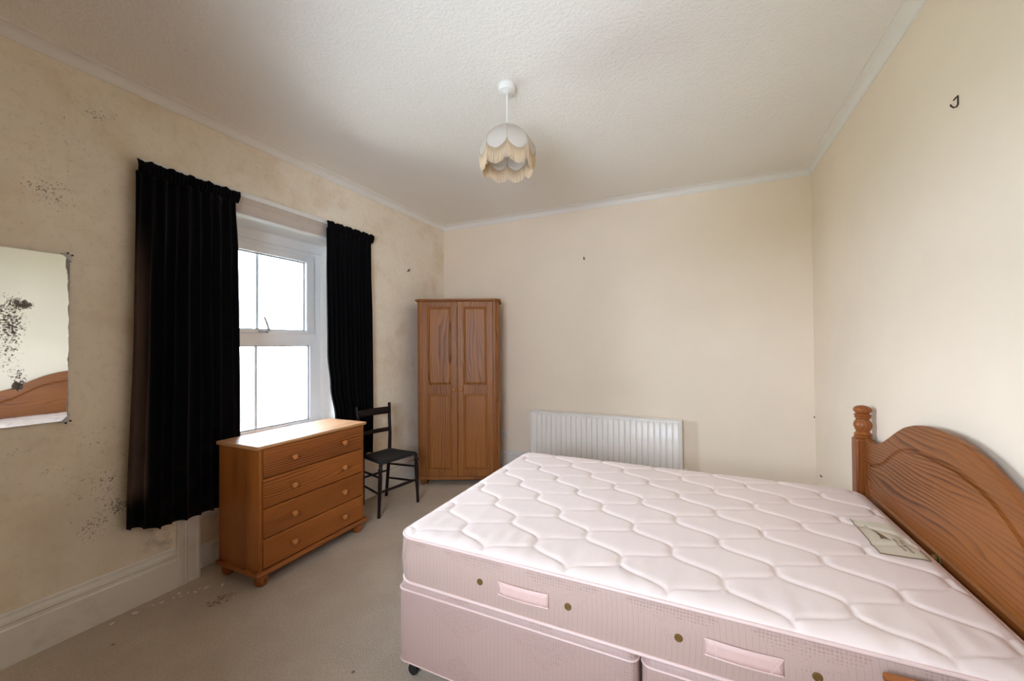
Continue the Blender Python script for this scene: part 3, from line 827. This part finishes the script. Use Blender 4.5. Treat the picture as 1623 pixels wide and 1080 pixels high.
# ================================================================== bed
MX0, MX1, MY0, MY1 = -1.140, .752, 1.297, 2.668
MZ0, MZ1 = .410, .588
def rrect(x0, x1, y0, y1, r, n=8):
    pts = []
    for cx, cy, a in ((x1 - r, y1 - r, 0), (x0 + r, y1 - r, PI/2), (x0 + r, y0 + r, PI), (x1 - r, y0 + r, 1.5*PI)):
        for k in range(n + 1):
            q = a + k / n * PI / 2
            pts.append((cx + r * math.cos(q), cy + r * math.sin(q)))
    return pts
def divan(x0, x1, label):
    t = thing('divan_base', label, 'bed base', ((x0 + x1) / 2, (MY0 + MY1) / 2, 0), group='two halves of the pink divan')
    hx, hy = (x1 - x0) / 2, (MY1 - MY0) / 2 - .004
    m = MB()
    rings = []
    for z, ins in ((.078, .004), (.082, 0), (.20, -.001), (.355, 0), (.375, .001), (.392, .006), (.400, .016), (.403, .03)):
        rings.append([m.bm.verts.new((x, y, z)) for x, y in rrect(-hx + ins, hx - ins, -hy + ins, hy - ins, .030)])
    n = len(rings[0])
    for a, b_ in zip(rings, rings[1:]):
        for k in range(n): m.bm.faces.new((a[k], a[(k+1) % n], b_[(k+1) % n], b_[k]))
    m.bm.faces.new(rings[0][::-1]); m.bm.faces.new(rings[-1])
    m.build('upholstered_box', 'base', t, smooth=True)
    loop = rrect(-hx + .0005, hx - .0005, -hy + .0005, hy - .0005, .030)
    for z in (.372, .081):
        MB().tube([(x, y, z) for x, y in loop], .0045 if z > .2 else .003, 6, closed=True).build('piping', 'piping', t, smooth='all')
    for sx in (-1, 1):
        for sy in (-1, 1):
            c = Vector((sx * (hx - .045), sy * (hy - .045), 0))
            cs_ = MB().tube([c + Vector((0, -.010, .022)), c + Vector((0, .010, .022))], .022, 14).build('castor', 'black', t, smooth=True, bevel=.002)
            MB().tube([c + Vector((0, 0, .038)), c + Vector((0, 0, .078))], .007, 8).box(c + Vector((-.012, -.013, .032)), c + Vector((.012, .013, .046))).build('castor_fork', 'black', cs_)
    return t
divan(-1.140, -.184, 'pink divan base half at the foot end, nearest the wardrobe')
divan(-.174, .752, 'pink divan base half at the head end, nearest the headboard')

t = thing('mattress', 'pale pink quilted double mattress on the divan bed', 'mattress', (0, 0, 0))
QP, QX, QY, QH = .1615, -1.066, 1.597, .1475   # pitch across, node position, half period
RND = .075
def qdist(x, y):
    """distance to the nearest stitched ogee line"""
    ph = PI * (y - QY) / QH
    best = 9
    k0 = int(math.floor((x - QX) / QP))
    for k in range(k0 - 1, k0 + 3):
        s_ = 1 if k % 2 == 0 else -1
        c = QX + (k + .5) * QP - s_ * (QP * .485) * (math.cos(ph) - .13 * math.cos(3 * ph)) / .87
        sl = (QP * .485) * PI / QH * (math.sin(ph) - .39 * math.sin(3 * ph)) / .87
        dd = abs(x - c) / math.sqrt(1 + sl * sl)
        best = min(best, dd)
    return best
NX, NY = 300, 216
def sdf(x, y):
    hx, hy = (MX1 - MX0) / 2, (MY1 - MY0) / 2
    px, py = abs(x - (MX0 + MX1) / 2) - hx + RND, abs(y - (MY0 + MY1) / 2) - hy + RND
    return -(math.hypot(max(px, 0), max(py, 0)) + min(max(px, py), 0) - RND)
def quilt(u, v):
    x = MX0 + (MX1 - MX0) * u; y = MY0 + (MY1 - MY0) * v
    # pull corner points on to the rounded outline
    s0 = sdf(x, y)
    if s0 < 0:
        cx = MX0 + RND if x < MX0 + RND else MX1 - RND
        cy = MY0 + RND if y < MY0 + RND else MY1 - RND
        d = Vector((x - cx, y - cy)); d = d.normalized() * RND
        x, y = cx + d.x, cy + d.y; s0 = 0
    e = min(1, s0 / .055)
    crown = .020 * math.sqrt(max(0, 1 - (1 - e) ** 2))
    q = qdist(x, y)
    soft = min(1, s0 / .03)
    p = 1 - math.exp(-(q / .0085) ** 1.0)
    z = MZ1 + crown + .0085 * (p - .85) * (.25 + .75 * soft)
    z += .004 * mnoise.noise(Vector((x * 3.1, y * 3.1, 1.7))) * e
    z += (.0012 + .0040 * max(0, 1 - (y - MY0) / .28)) * mnoise.noise(Vector((x * 22, y * 7, .3))) * soft * p
    return (x, y, z)
MB().grid(NX, NY, quilt).build('quilted_top', 'quilt', t, smooth='all')
m = MB()
rings = []
for z, ins in ((MZ0 - .006, .05), (MZ0 - .004, .012), (MZ0, .0), (.44, -.004), (.50, -.007), (.56, -.004), (MZ1, 0.0), (MZ1 + .002, .02)):
    rings.append([m.bm.verts.new((x, y, z)) for x, y in rrect(MX0 + ins, MX1 - ins, MY0 + ins, MY1 - ins, max(.02, RND - max(ins, 0)), 10)])
n = len(rings[0])
for a, b_ in zip(rings, rings[1:]):
    for k in range(n): m.bm.faces.new((a[k], a[(k+1) % n], b_[(k+1) % n], b_[k]))
m.bm.faces.new(rings[0][::-1]); m.bm.faces.new(rings[-1])
m.build('border', 'border', t, smooth=True)
loop = rrect(MX0 - .001, MX1 + .001, MY0 - .001, MY1 + .001, RND, 10)
for z in (MZ1, MZ0):
    MB().tube([(x, y, z) for x, y in loop], .0062, 8, closed=True).build('piping', 'piping', t, smooth='all')
# vents and side handles on both long sides
for side, yy in ((-1, MY0 - .007), (1, MY1 + .007)):
    for x in (-.742, -.405, -.064, .272, .60):
        m = MB().lathe([(.012, 0), (.0115, .0025), (.0085, .003), (.007, .0012), (.002, .001)], (0, 0, 0), 1, 16)
        if side < 0: m.bm.transform(Matrix.Rotation(PI, 4, 'Z'))
        m.bm.transform(Matrix.Translation((x, yy, .497)))
        part_label(m.build('vent', 'brass', t, smooth=True), 'brass vent eyelet in the mattress side')
    for x0, x1 in ((-.665, -.473), (.006, .198)):
        def hf(u, v):
            return (x0 + (x1 - x0) * u, yy + side * (.002 + .006 * math.sin(PI * u)), .472 + .049 * v)
        hnd = MB().grid(14, 3, hf).build('handle', 'handle', t, smooth='all', solid=.002)
        for zz in (.474, .519):
            MB().tube([(x0 + (x1 - x0) * k / 10, yy + side * (.004 + .006 * math.sin(PI * k / 10)), zz) for k in range(11)], .0018, 6).build('stitched_edge', 'piping', hnd)
        for xx, xd in ((x0, .03), (x1, -.03)):
            MB().tube([(xx, yy + side * .004, .474), (xx + xd, yy + side * .0055, .519)], .0009, 5).tube([(xx, yy + side * .004, .519), (xx + xd, yy + side * .0055, .474)], .0009, 5).tube([(xx + xd, yy + side * .0055, .474), (xx + xd, yy + side * .0055, .519)], .0009, 5).build('stitching', 'piping', hnd)
# cloth label sewn to the top near the headboard
LX0, LX1, LY0, LY1 = .585, .722, 1.872, 2.185
def topz(x, y): return quilt((x - MX0) / (MX1 - MX0), (y - MY0) / (MY1 - MY0))[2]
def lab(u, v):
    x = LX0 + (LX1 - LX0) * u; y = LY0 + (LY1 - LY0) * v
    return (x, y, max(topz(x, y), .602 - .012 * max(0, u - .6)) + .002)
lb = MB().grid(16, 30, lab).build('sewn_label', 'label', t, smooth='all')
part_label(lb, 'cream cloth label with brown print')
def lp(u, v, dz=.0012): p = lab(u, v); return (p[0], p[1], p[2] + dz)
for a, b_ in (((0, 0), (0, 1)), ((0, 0), (1, 0)), ((1, 0), (1, .25))):
    MB().tube([lp(a[0] + (b_[0] - a[0]) * k / 24, a[1] + (b_[1] - a[1]) * k / 24) for k in range(25)], .0016, 6).build('stitched_edge', 'print', lb)
# printed emblem: a swept wing with a thin tail; then two rows of script strokes
em = MB()
outline = [(.30, .86), (.36, .79), (.43, .70), (.52, .58), (.62, .43), (.55, .46), (.47, .47), (.40, .44), (.43, .53), (.42, .62), (.38, .72), (.33, .80)]
vs = [em.bm.verts.new(lp(u - .06, v)) for u, v in outline]
em.bm.faces.new(vs); bmesh.ops.triangulate(em.bm, faces=em.bm.faces[:])
em.build('emblem', 'print', lb, solid=.0006)
MB().tube([lp(.08, .74), lp(.16, .80), lp(.26, .82)], .0007, 5).build('emblem_tail', 'print', lb)
rs = random.Random(4)
for row, u0 in ((0, .62), (1, .74)):
    m = MB()
    for k in range(10):
        v = .50 - k * .034 - row * .03
        m.tube([lp(u0, v), lp(u0 + .03, v - .012), lp(u0 + .075, v - .004 - .01 * rs.random())], .0007, 4)
        m.tube([lp(u0 + .02, v - .006), lp(u0 + .02 + .03 * rs.random(), v - .028)], .0006, 4)
    m.build('script_print', 'print', lb)

# headboard
t = thing('headboard', 'varnished pine headboard with turned post against the right wall', 'headboard', (0, 1.985, 0))
HX0, HX1 = .785, .812
top = [(0, 1.052), (.09, 1.049), (.17, 1.036), (.26, 1.010), (.345, .970), (.43, .924), (.50, .890), (.57, .869), (.64, .860), (.665, .866), (.690, .878), (.712, .868)]
def topline(y):
    y = abs(y)
    for (a, za), (b_, zb) in zip(top, top[1:]):
        if y <= b_: return za + (zb - za) * (y - a) / (b_ - a)
    return top[-1][1]
NYH = 96
HWD = .708
ys = [-HWD + 2 * HWD * k / NYH for k in range(NYH + 1)]
# smoothed outline
out = [sum(topline(y + d * .012) for d in (-2, -1, 0, 1, 2)) / 5 for y in ys]
m = MB()
m.prism([(y, .34) for y in (ys[0], ys[-1])] + [(y, z) for y, z in zip(ys[::-1], out[::-1])], 0, HX0, HX1)
pan = m.build('panel', 'head_y', t, smooth=True, bevel=.005, bseg=3)
# routed groove that follows the arch: a sunk moulding drawn as a raised bead between two dark lines
gpts = [(0, .938), (.12, .936), (.22, .921), (.30, .897), (.37, .862), (.43, .822), (.49, .786), (.55, .765), (.62, .752), (.652, .748)]
def gline(y):
    y = abs(y)
    for (a, za), (b_, zb) in zip(gpts, gpts[1:]):
        if y <= b_: return za + (zb - za) * (y - a) / (b_ - a)
    return gpts[-1][1]
gl_ = [(-.652 + 1.304 * k / 60) for k in range(61)]
loopg = [(y, sum(gline(y + d * .01) for d in (-2, -1, 0, 1, 2)) / 5) for y in gl_]
loopg += [(.652, .72), (.652, .66), (.648, .640), (.62, .604), (.60, .602)] + [(y, .602) for y in (.4, .2, 0, -.2, -.4)] + [(-.60, .602), (-.62, .604), (-.648, .640), (-.652, .66), (-.652, .72)]
cut = MB()
nl = len(loopg)
rg = []
for i in range(nl):
    (ya_, za_), (yb_, zb_) = loopg[i - 1], loopg[(i + 1) % nl]
    tx, tz = yb_ - ya_, zb_ - za_; ll = math.hypot(tx, tz); ny_, nz_ = -tz / ll, tx / ll
    y_, z_ = loopg[i]
    rg.append([cut.bm.verts.new((HX0 + dx, y_ + ny_ * o_, z_ + nz_ * o_)) for o_, dx in ((-.011, -.01), (.011, -.01), (.011, .001), (.003, .007), (-.007, .008), (-.009, .002))])
for i in range(nl):
    a_, b_ = rg[i], rg[(i + 1) % nl]
    for k in range(6): cut.bm.faces.new((a_[k], a_[(k + 1) % 6], b_[(k + 1) % 6], b_[k]))
co_ = cut.build('groove_cutter', 'head_y', t)
bo = pan.modifiers.new('groove', 'BOOLEAN'); bo.operation = 'DIFFERENCE'; bo.object = co_; bo.solver = 'EXACT'
dg = bpy.context.evaluated_depsgraph_get(); dg.update()
me2 = bpy.data.meshes.new_from_object(pan.evaluated_get(dg))
pan.modifiers.clear(); old = pan.data; pan.data = me2
bpy.data.objects.remove(co_)
for s_ in (-1, 1):
    yc = s_ * .748
    p = MB().box((.752, yc - .040, 0), (.832, yc + .040, .862))
    post = p.build('post', 'head_z', t, bevel=.010, bseg=3)
    prf = [(.030, .858), (.036, .866), (.039, .872), (.034, .878), (.039, .884), (.033, .890), (.028, .898), (.034, .912), (.040, .930), (.037, .946), (.029, .960), (.028, .966), (.036, .972), (.032, .978), (.038, .984), (.033, .990), (.027, .995), (.034, 1.001), (.040, 1.010), (.039, 1.019), (.032, 1.028), (.020, 1.034), (.006, 1.037)]
    MB().lathe(prf, (.792, yc, 0), 2, 24).build('finial', 'head_z', post, smooth=True)
MB().box((.779, -.020, .562), (.7855, .012, .592)).lathe([(.009, .764), (.012, .769), (.012, .777)], (0, -.004, .582), 0, 14).build('fixing_bolt', 'brass', t, bevel=.002)

# bedside cabinet, only its top corner in view
t = thing('bedside_cabinet', 'pine bedside cabinet beside the near side of the bed', 'bedside cabinet', (.392, .885, 0))
bw, bd, bh = .355, .375, .578
MB().box((0, 0, bh - .022), (bw, bd, bh)).build('top', 'pine_x', t, bevel=.006, bseg=3)
MB().box((.018, .018, .06), (.036, bd - .018, bh - .022)).box((bw - .036, .018, .06), (bw - .018, bd - .018, bh - .022)).box((.036, bd - .03, .06), (bw - .036, bd - .018, bh - .022)).box((.036, .03, .06), (bw - .036, bd - .03, .075)).build('carcass', 'pine_z', t, bevel=.002)
MB().box((.01, .01, .045), (bw - .01, bd - .012, .06)).build('plinth', 'pine_x', t, bevel=.003)
for k in range(3):
    z0 = .078 + k * .158
    dr = MB().box((.038, .012, z0), (bw - .038, .030, z0 + .154)).build('drawer', 'pine_x', t, bevel=.004)
    MB().lathe([(.009, .012), (.009, .004), (.016, -.004), (.017, -.012), (.010, -.020), (.003, -.021)], (bw / 2, 0, z0 + .077), 1, 14).build('knob', 'knob', dr, smooth=True)
for x in (.05, bw - .05):
    for y in (.05, bd - .05):
        MB().lathe([(.02, 0), (.027, .01), (.027, .03), (.022, .045)], (x, y, 0), 2, 14).build('bun_foot', 'pine_z', t, smooth=True)

# ================================================================== mirror on the left wall
t = thing('wall_mirror', 'frameless old mirror with blackened silvering on the stained wall', 'mirror', (XL, 0, 1.028))
t.rotation_euler = (0, .012, 0)
mz0, mz1, my0, my1 = 0.0, .787, .36, .822
mm = MB().box((.006, my0, mz0), (.011, my1, mz1))
mm.build('glass', 'mirror', t, bevel=.0015)
MB().box((.001, my0 + .004, mz0 + .004), (.006, my1 - .004, mz1 - .004)).build('backing_board', 'iron', t)
for sy, yy in ((-1, my0), (1, my1)):
    for sz, zz in ((-1, mz0), (1, mz1)):
        m = MB()
        x = .0125
        tri = [(yy + sy * .006, zz + sz * .006), (yy - sy * .030, zz + sz * .006), (yy - sy * .014, zz - sz * .010), (yy - sy * .008, zz - sz * .018), (yy + sy * .006, zz - sz * .030)]
        m.prism(tri, 0, .001, x)
        cl = m.build('corner_clip', 'metal', t, bevel=.001)
        MB().lathe([(.0045, 0), (.0045, .003), (.002, .0042)], (x, yy - sy * .002 + sy * .009, zz + sz * .002), 0, 10).lathe([(.0045, 0), (.0045, .003), (.002, .0042)], (x, yy - sy * .008, zz + sz * .010), 0, 10).build('screw', 'iron', cl)

# ================================================================== pendant lamp
PX, PY = -.930, 1.943
t = thing('pendant_lamp', 'ceiling pendant with a scalloped ivory shade and cream fringe', 'pendant lamp', (PX, PY, 0), YAW)
MB().lathe([(.046, ZC), (.047, ZC - .006), (.046, ZC - .024), (.042, ZC - .034), (.020, ZC - .038), (.012, ZC - .043), (.006, ZC - .046)], (0, 0, 0), 2, 28).build('ceiling_rose', 'white_plastic', t, smooth=True)
MB().tube([(0, 0, ZC - .04), (0, 0, 2.565)], .0033, 8).build('flex', 'white_plastic', t, smooth=True)
MB().lathe([(.006, 2.585), (.013, 2.578), (.016, 2.55), (.019, 2.535), (.019, 2.500), (.014, 2.495)], (0, 0, 0), 2, 18).build('lamp_holder', 'white_plastic', t, smooth=True)
bulb = MB().lathe([(.012, 2.50), (.014, 2.485), (.024, 2.462), (.0295, 2.435), (.026, 2.413), (.014, 2.402), (.003, 2.400)], (0, 0, 0), 2, 18).build('bulb', 'white_plastic', t, smooth='all')
NP = 8
PHI0 = -PI / 2
ZCUSP, ZLOW, RR = 2.425, 2.385, .152
def dome_r(z):
    k = (2.572 - z) / (2.572 - ZCUSP)
    return .018 + (RR - .018) * math.sin(min(1.12, max(0, k)) * PI / 2) ** .82 if k > 0 else .018
def scal(fr):  # bottom edge height across one panel
    return ZCUSP - (ZCUSP - ZLOW) * math.sin(PI * fr) ** .75
def panel_r(z, fr):  # cloth stretched flat between wires: chord sag
    return dome_r(z) * (1 - .055 * math.sin(PI * fr))
shade = None
for k in range(NP):
    a0 = PHI0 + 2 * PI * k / NP
    def pf(u, v):
        zb = scal(u); z = 2.572 + (zb - 2.572) * v
        r = panel_r(z, u); a = a0 + 2 * PI / NP * u
        return (r * math.cos(a), r * math.sin(a), z)
    g = MB().grid(14, 12, pf)
    pn = g.build('shade_panel', 'shade', t, smooth='all', solid=.0015)
    if k == 0: part_label(pn, 'ivory cloth panel of the shade')
    ed = []
    for i in range(15):
        u = i / 14; z = scal(u); r = panel_r(z, u) + .001; a = a0 + 2 * PI / NP * u
        ed.append((r * math.cos(a), r * math.sin(a), z))
    MB().tube(ed, .0022, 6).build('braid', 'braid', pn, smooth='all')
    # fringe of separate threads
    fm = MB()
    NT_ = 26
    for i in range(NT_):
        u = (i + .5) / NT_; z = scal(u); r = panel_r(z, u) + .0015; a = a0 + 2 * PI / NP * u
        ln = .080 + .006 * random.random() - .006 * math.sin(PI * u)
        p = Vector((r * math.cos(a), r * math.sin(a), z))
        tdir = Vector((-math.sin(a), math.cos(a), 0)) * .0019
        rd = Vector((math.cos(a), math.sin(a), 0))
        q = p - Vector((0, 0, ln)) - rd * (.004 + .006 * random.random()) + tdir * random.uniform(-.6, .6)
        fm.tube([p, (p + q) / 2 + rd * .001, q], [.0017, .0021, .0015], 5)
    fo = fm.build('fringe', 'fringe', pn, smooth='all')
    fo['kind'] = 'stuff'
for k in range(NP):
    a = PHI0 + 2 * PI * k / NP
    MB().tube([(dome_r(z) * math.cos(a) * 1.004, dome_r(z) * math.sin(a) * 1.004, z) for z in [2.573 - (2.573 - ZCUSP) * j / 12 for j in range(13)]], .0016, 6).build('rib', 'braid', t, smooth='all')
MB().tube([(.018 * math.cos(2*PI*k/24), .018 * math.sin(2*PI*k/24), 2.572) for k in range(25)], .002, 6).build('top_ring', 'braid', t, smooth='all')

# ================================================================== small things on the walls
t = thing('wall_socket', 'white single power socket low on the far wall beside the wardrobe', 'socket')
sx, sz = -1.944, .398
MB().box((sx - .043, YB - .009, sz - .043), (sx + .043, YB, sz + .043)).build('plate', 'white_plastic', t, bevel=.003)
for x, z, w_, h_ in ((sx, sz + .014, .004, .008), (sx - .011, sz - .008, .008, .004), (sx + .011, sz - .008, .008, .004)):
    MB().box((x - w_ / 2, YB - .0096, z - h_ / 2), (x + w_ / 2, YB - .0088, z + h_ / 2)).build('pin_slot', 'socket_hole', t)
MB().box((sx + .020, YB - .0125, sz + .012), (sx + .032, YB - .009, sz + .030)).build('switch', 'white_plastic', t, bevel=.0015)

# coat hook left on the right wall
hy, hz = 1.937, 2.225
t = thing('wall_hook', 'small dark metal hook high on the right wall', 'hook', (XR, hy, hz))
MB().tube([(-.004, -.004, .034), (-.004, -.004, -.026)], .0045, 8).build('back_plate', 'iron', t, smooth=True)
MB().tube([(-.004, -.004, -.022), (-.010, .000, -.036), (-.022, .004, -.036), (-.032, .008, -.020), (-.034, .009, -.010)], [.005, .005, .005, .0045, .004], 8).build('lower_prong', 'iron', t, smooth=True)
MB().tube([(-.004, -.004, .030), (-.012, .000, .024), (-.022, .004, .010)], [.0045, .0045, .004], 8).build('upper_prong', 'iron', t, smooth=True)
t.scale = (.55, .55, .55)

def nail(label, loc, d, r=.006, ln=.016):
    d = Vector(d).normalized()
    loc = Vector(loc)
    m = MB().tube([loc, loc + d * ln, loc + d * (ln + .004) + Vector((0, 0, .006)), loc + d * (ln + .004) + Vector((0, 0, r * 4.5))], [r, r, r, r * .8], 8)
    o = m.build('nail', 'iron', None, smooth=True)
    return tag(o, label, 'nail')
nail('small dark picture nail in the middle of the far wall', (-1.033, YB, 2.238), (0, -1, 0))
nail('small dark picture nail in the left wall above the chair', (XL, 3.283, 2.155), (1, 0, 0))
nail('tiny nail low on the right wall near the corner', (XR, 3.764, .353), (-1, 0, 0), .0035, .006)
nail('tiny nail in the far wall at the right corner', (XR - .006, YB, .775), (0, -1, 0), .0035, .006)

# flakes of paint fallen on the carpet by the left skirting
rs = random.Random(21)
spots = [(-2.60, 1.26), (-2.585, 1.305), (-2.62, 1.20), (-2.56, 1.33), (-2.645, 1.12), (-2.655, 1.05), (-2.63, 1.15), (-2.60, 1.225), (-2.50, 1.38), (-2.655, .96), (-2.64, 1.235), (-2.57, 1.28)]
for i, (x, y) in enumerate(spots):
    s_ = rs.uniform(.005, .011)
    a = rs.uniform(0, PI)
    m = MB()
    pts = [(s_ * rs.uniform(.5, 1.2) * math.cos(2*PI*k/6) * 1.6, s_ * rs.uniform(.5, 1.1) * math.sin(2*PI*k/6)) for k in range(6)]
    m.prism(pts, 2, 0, .0015)
    m.bm.transform(Matrix.Rotation(rs.uniform(-.12, .12), 4, 'X'))
    o = m.build('paint_flake', 'flake')
    o.location = (x, y, .001); o.rotation_euler = (0, 0, a)
    tag(o, 'white flake of fallen paint on the carpet by the left skirting', 'paint flake', 'paint flakes on the carpet')
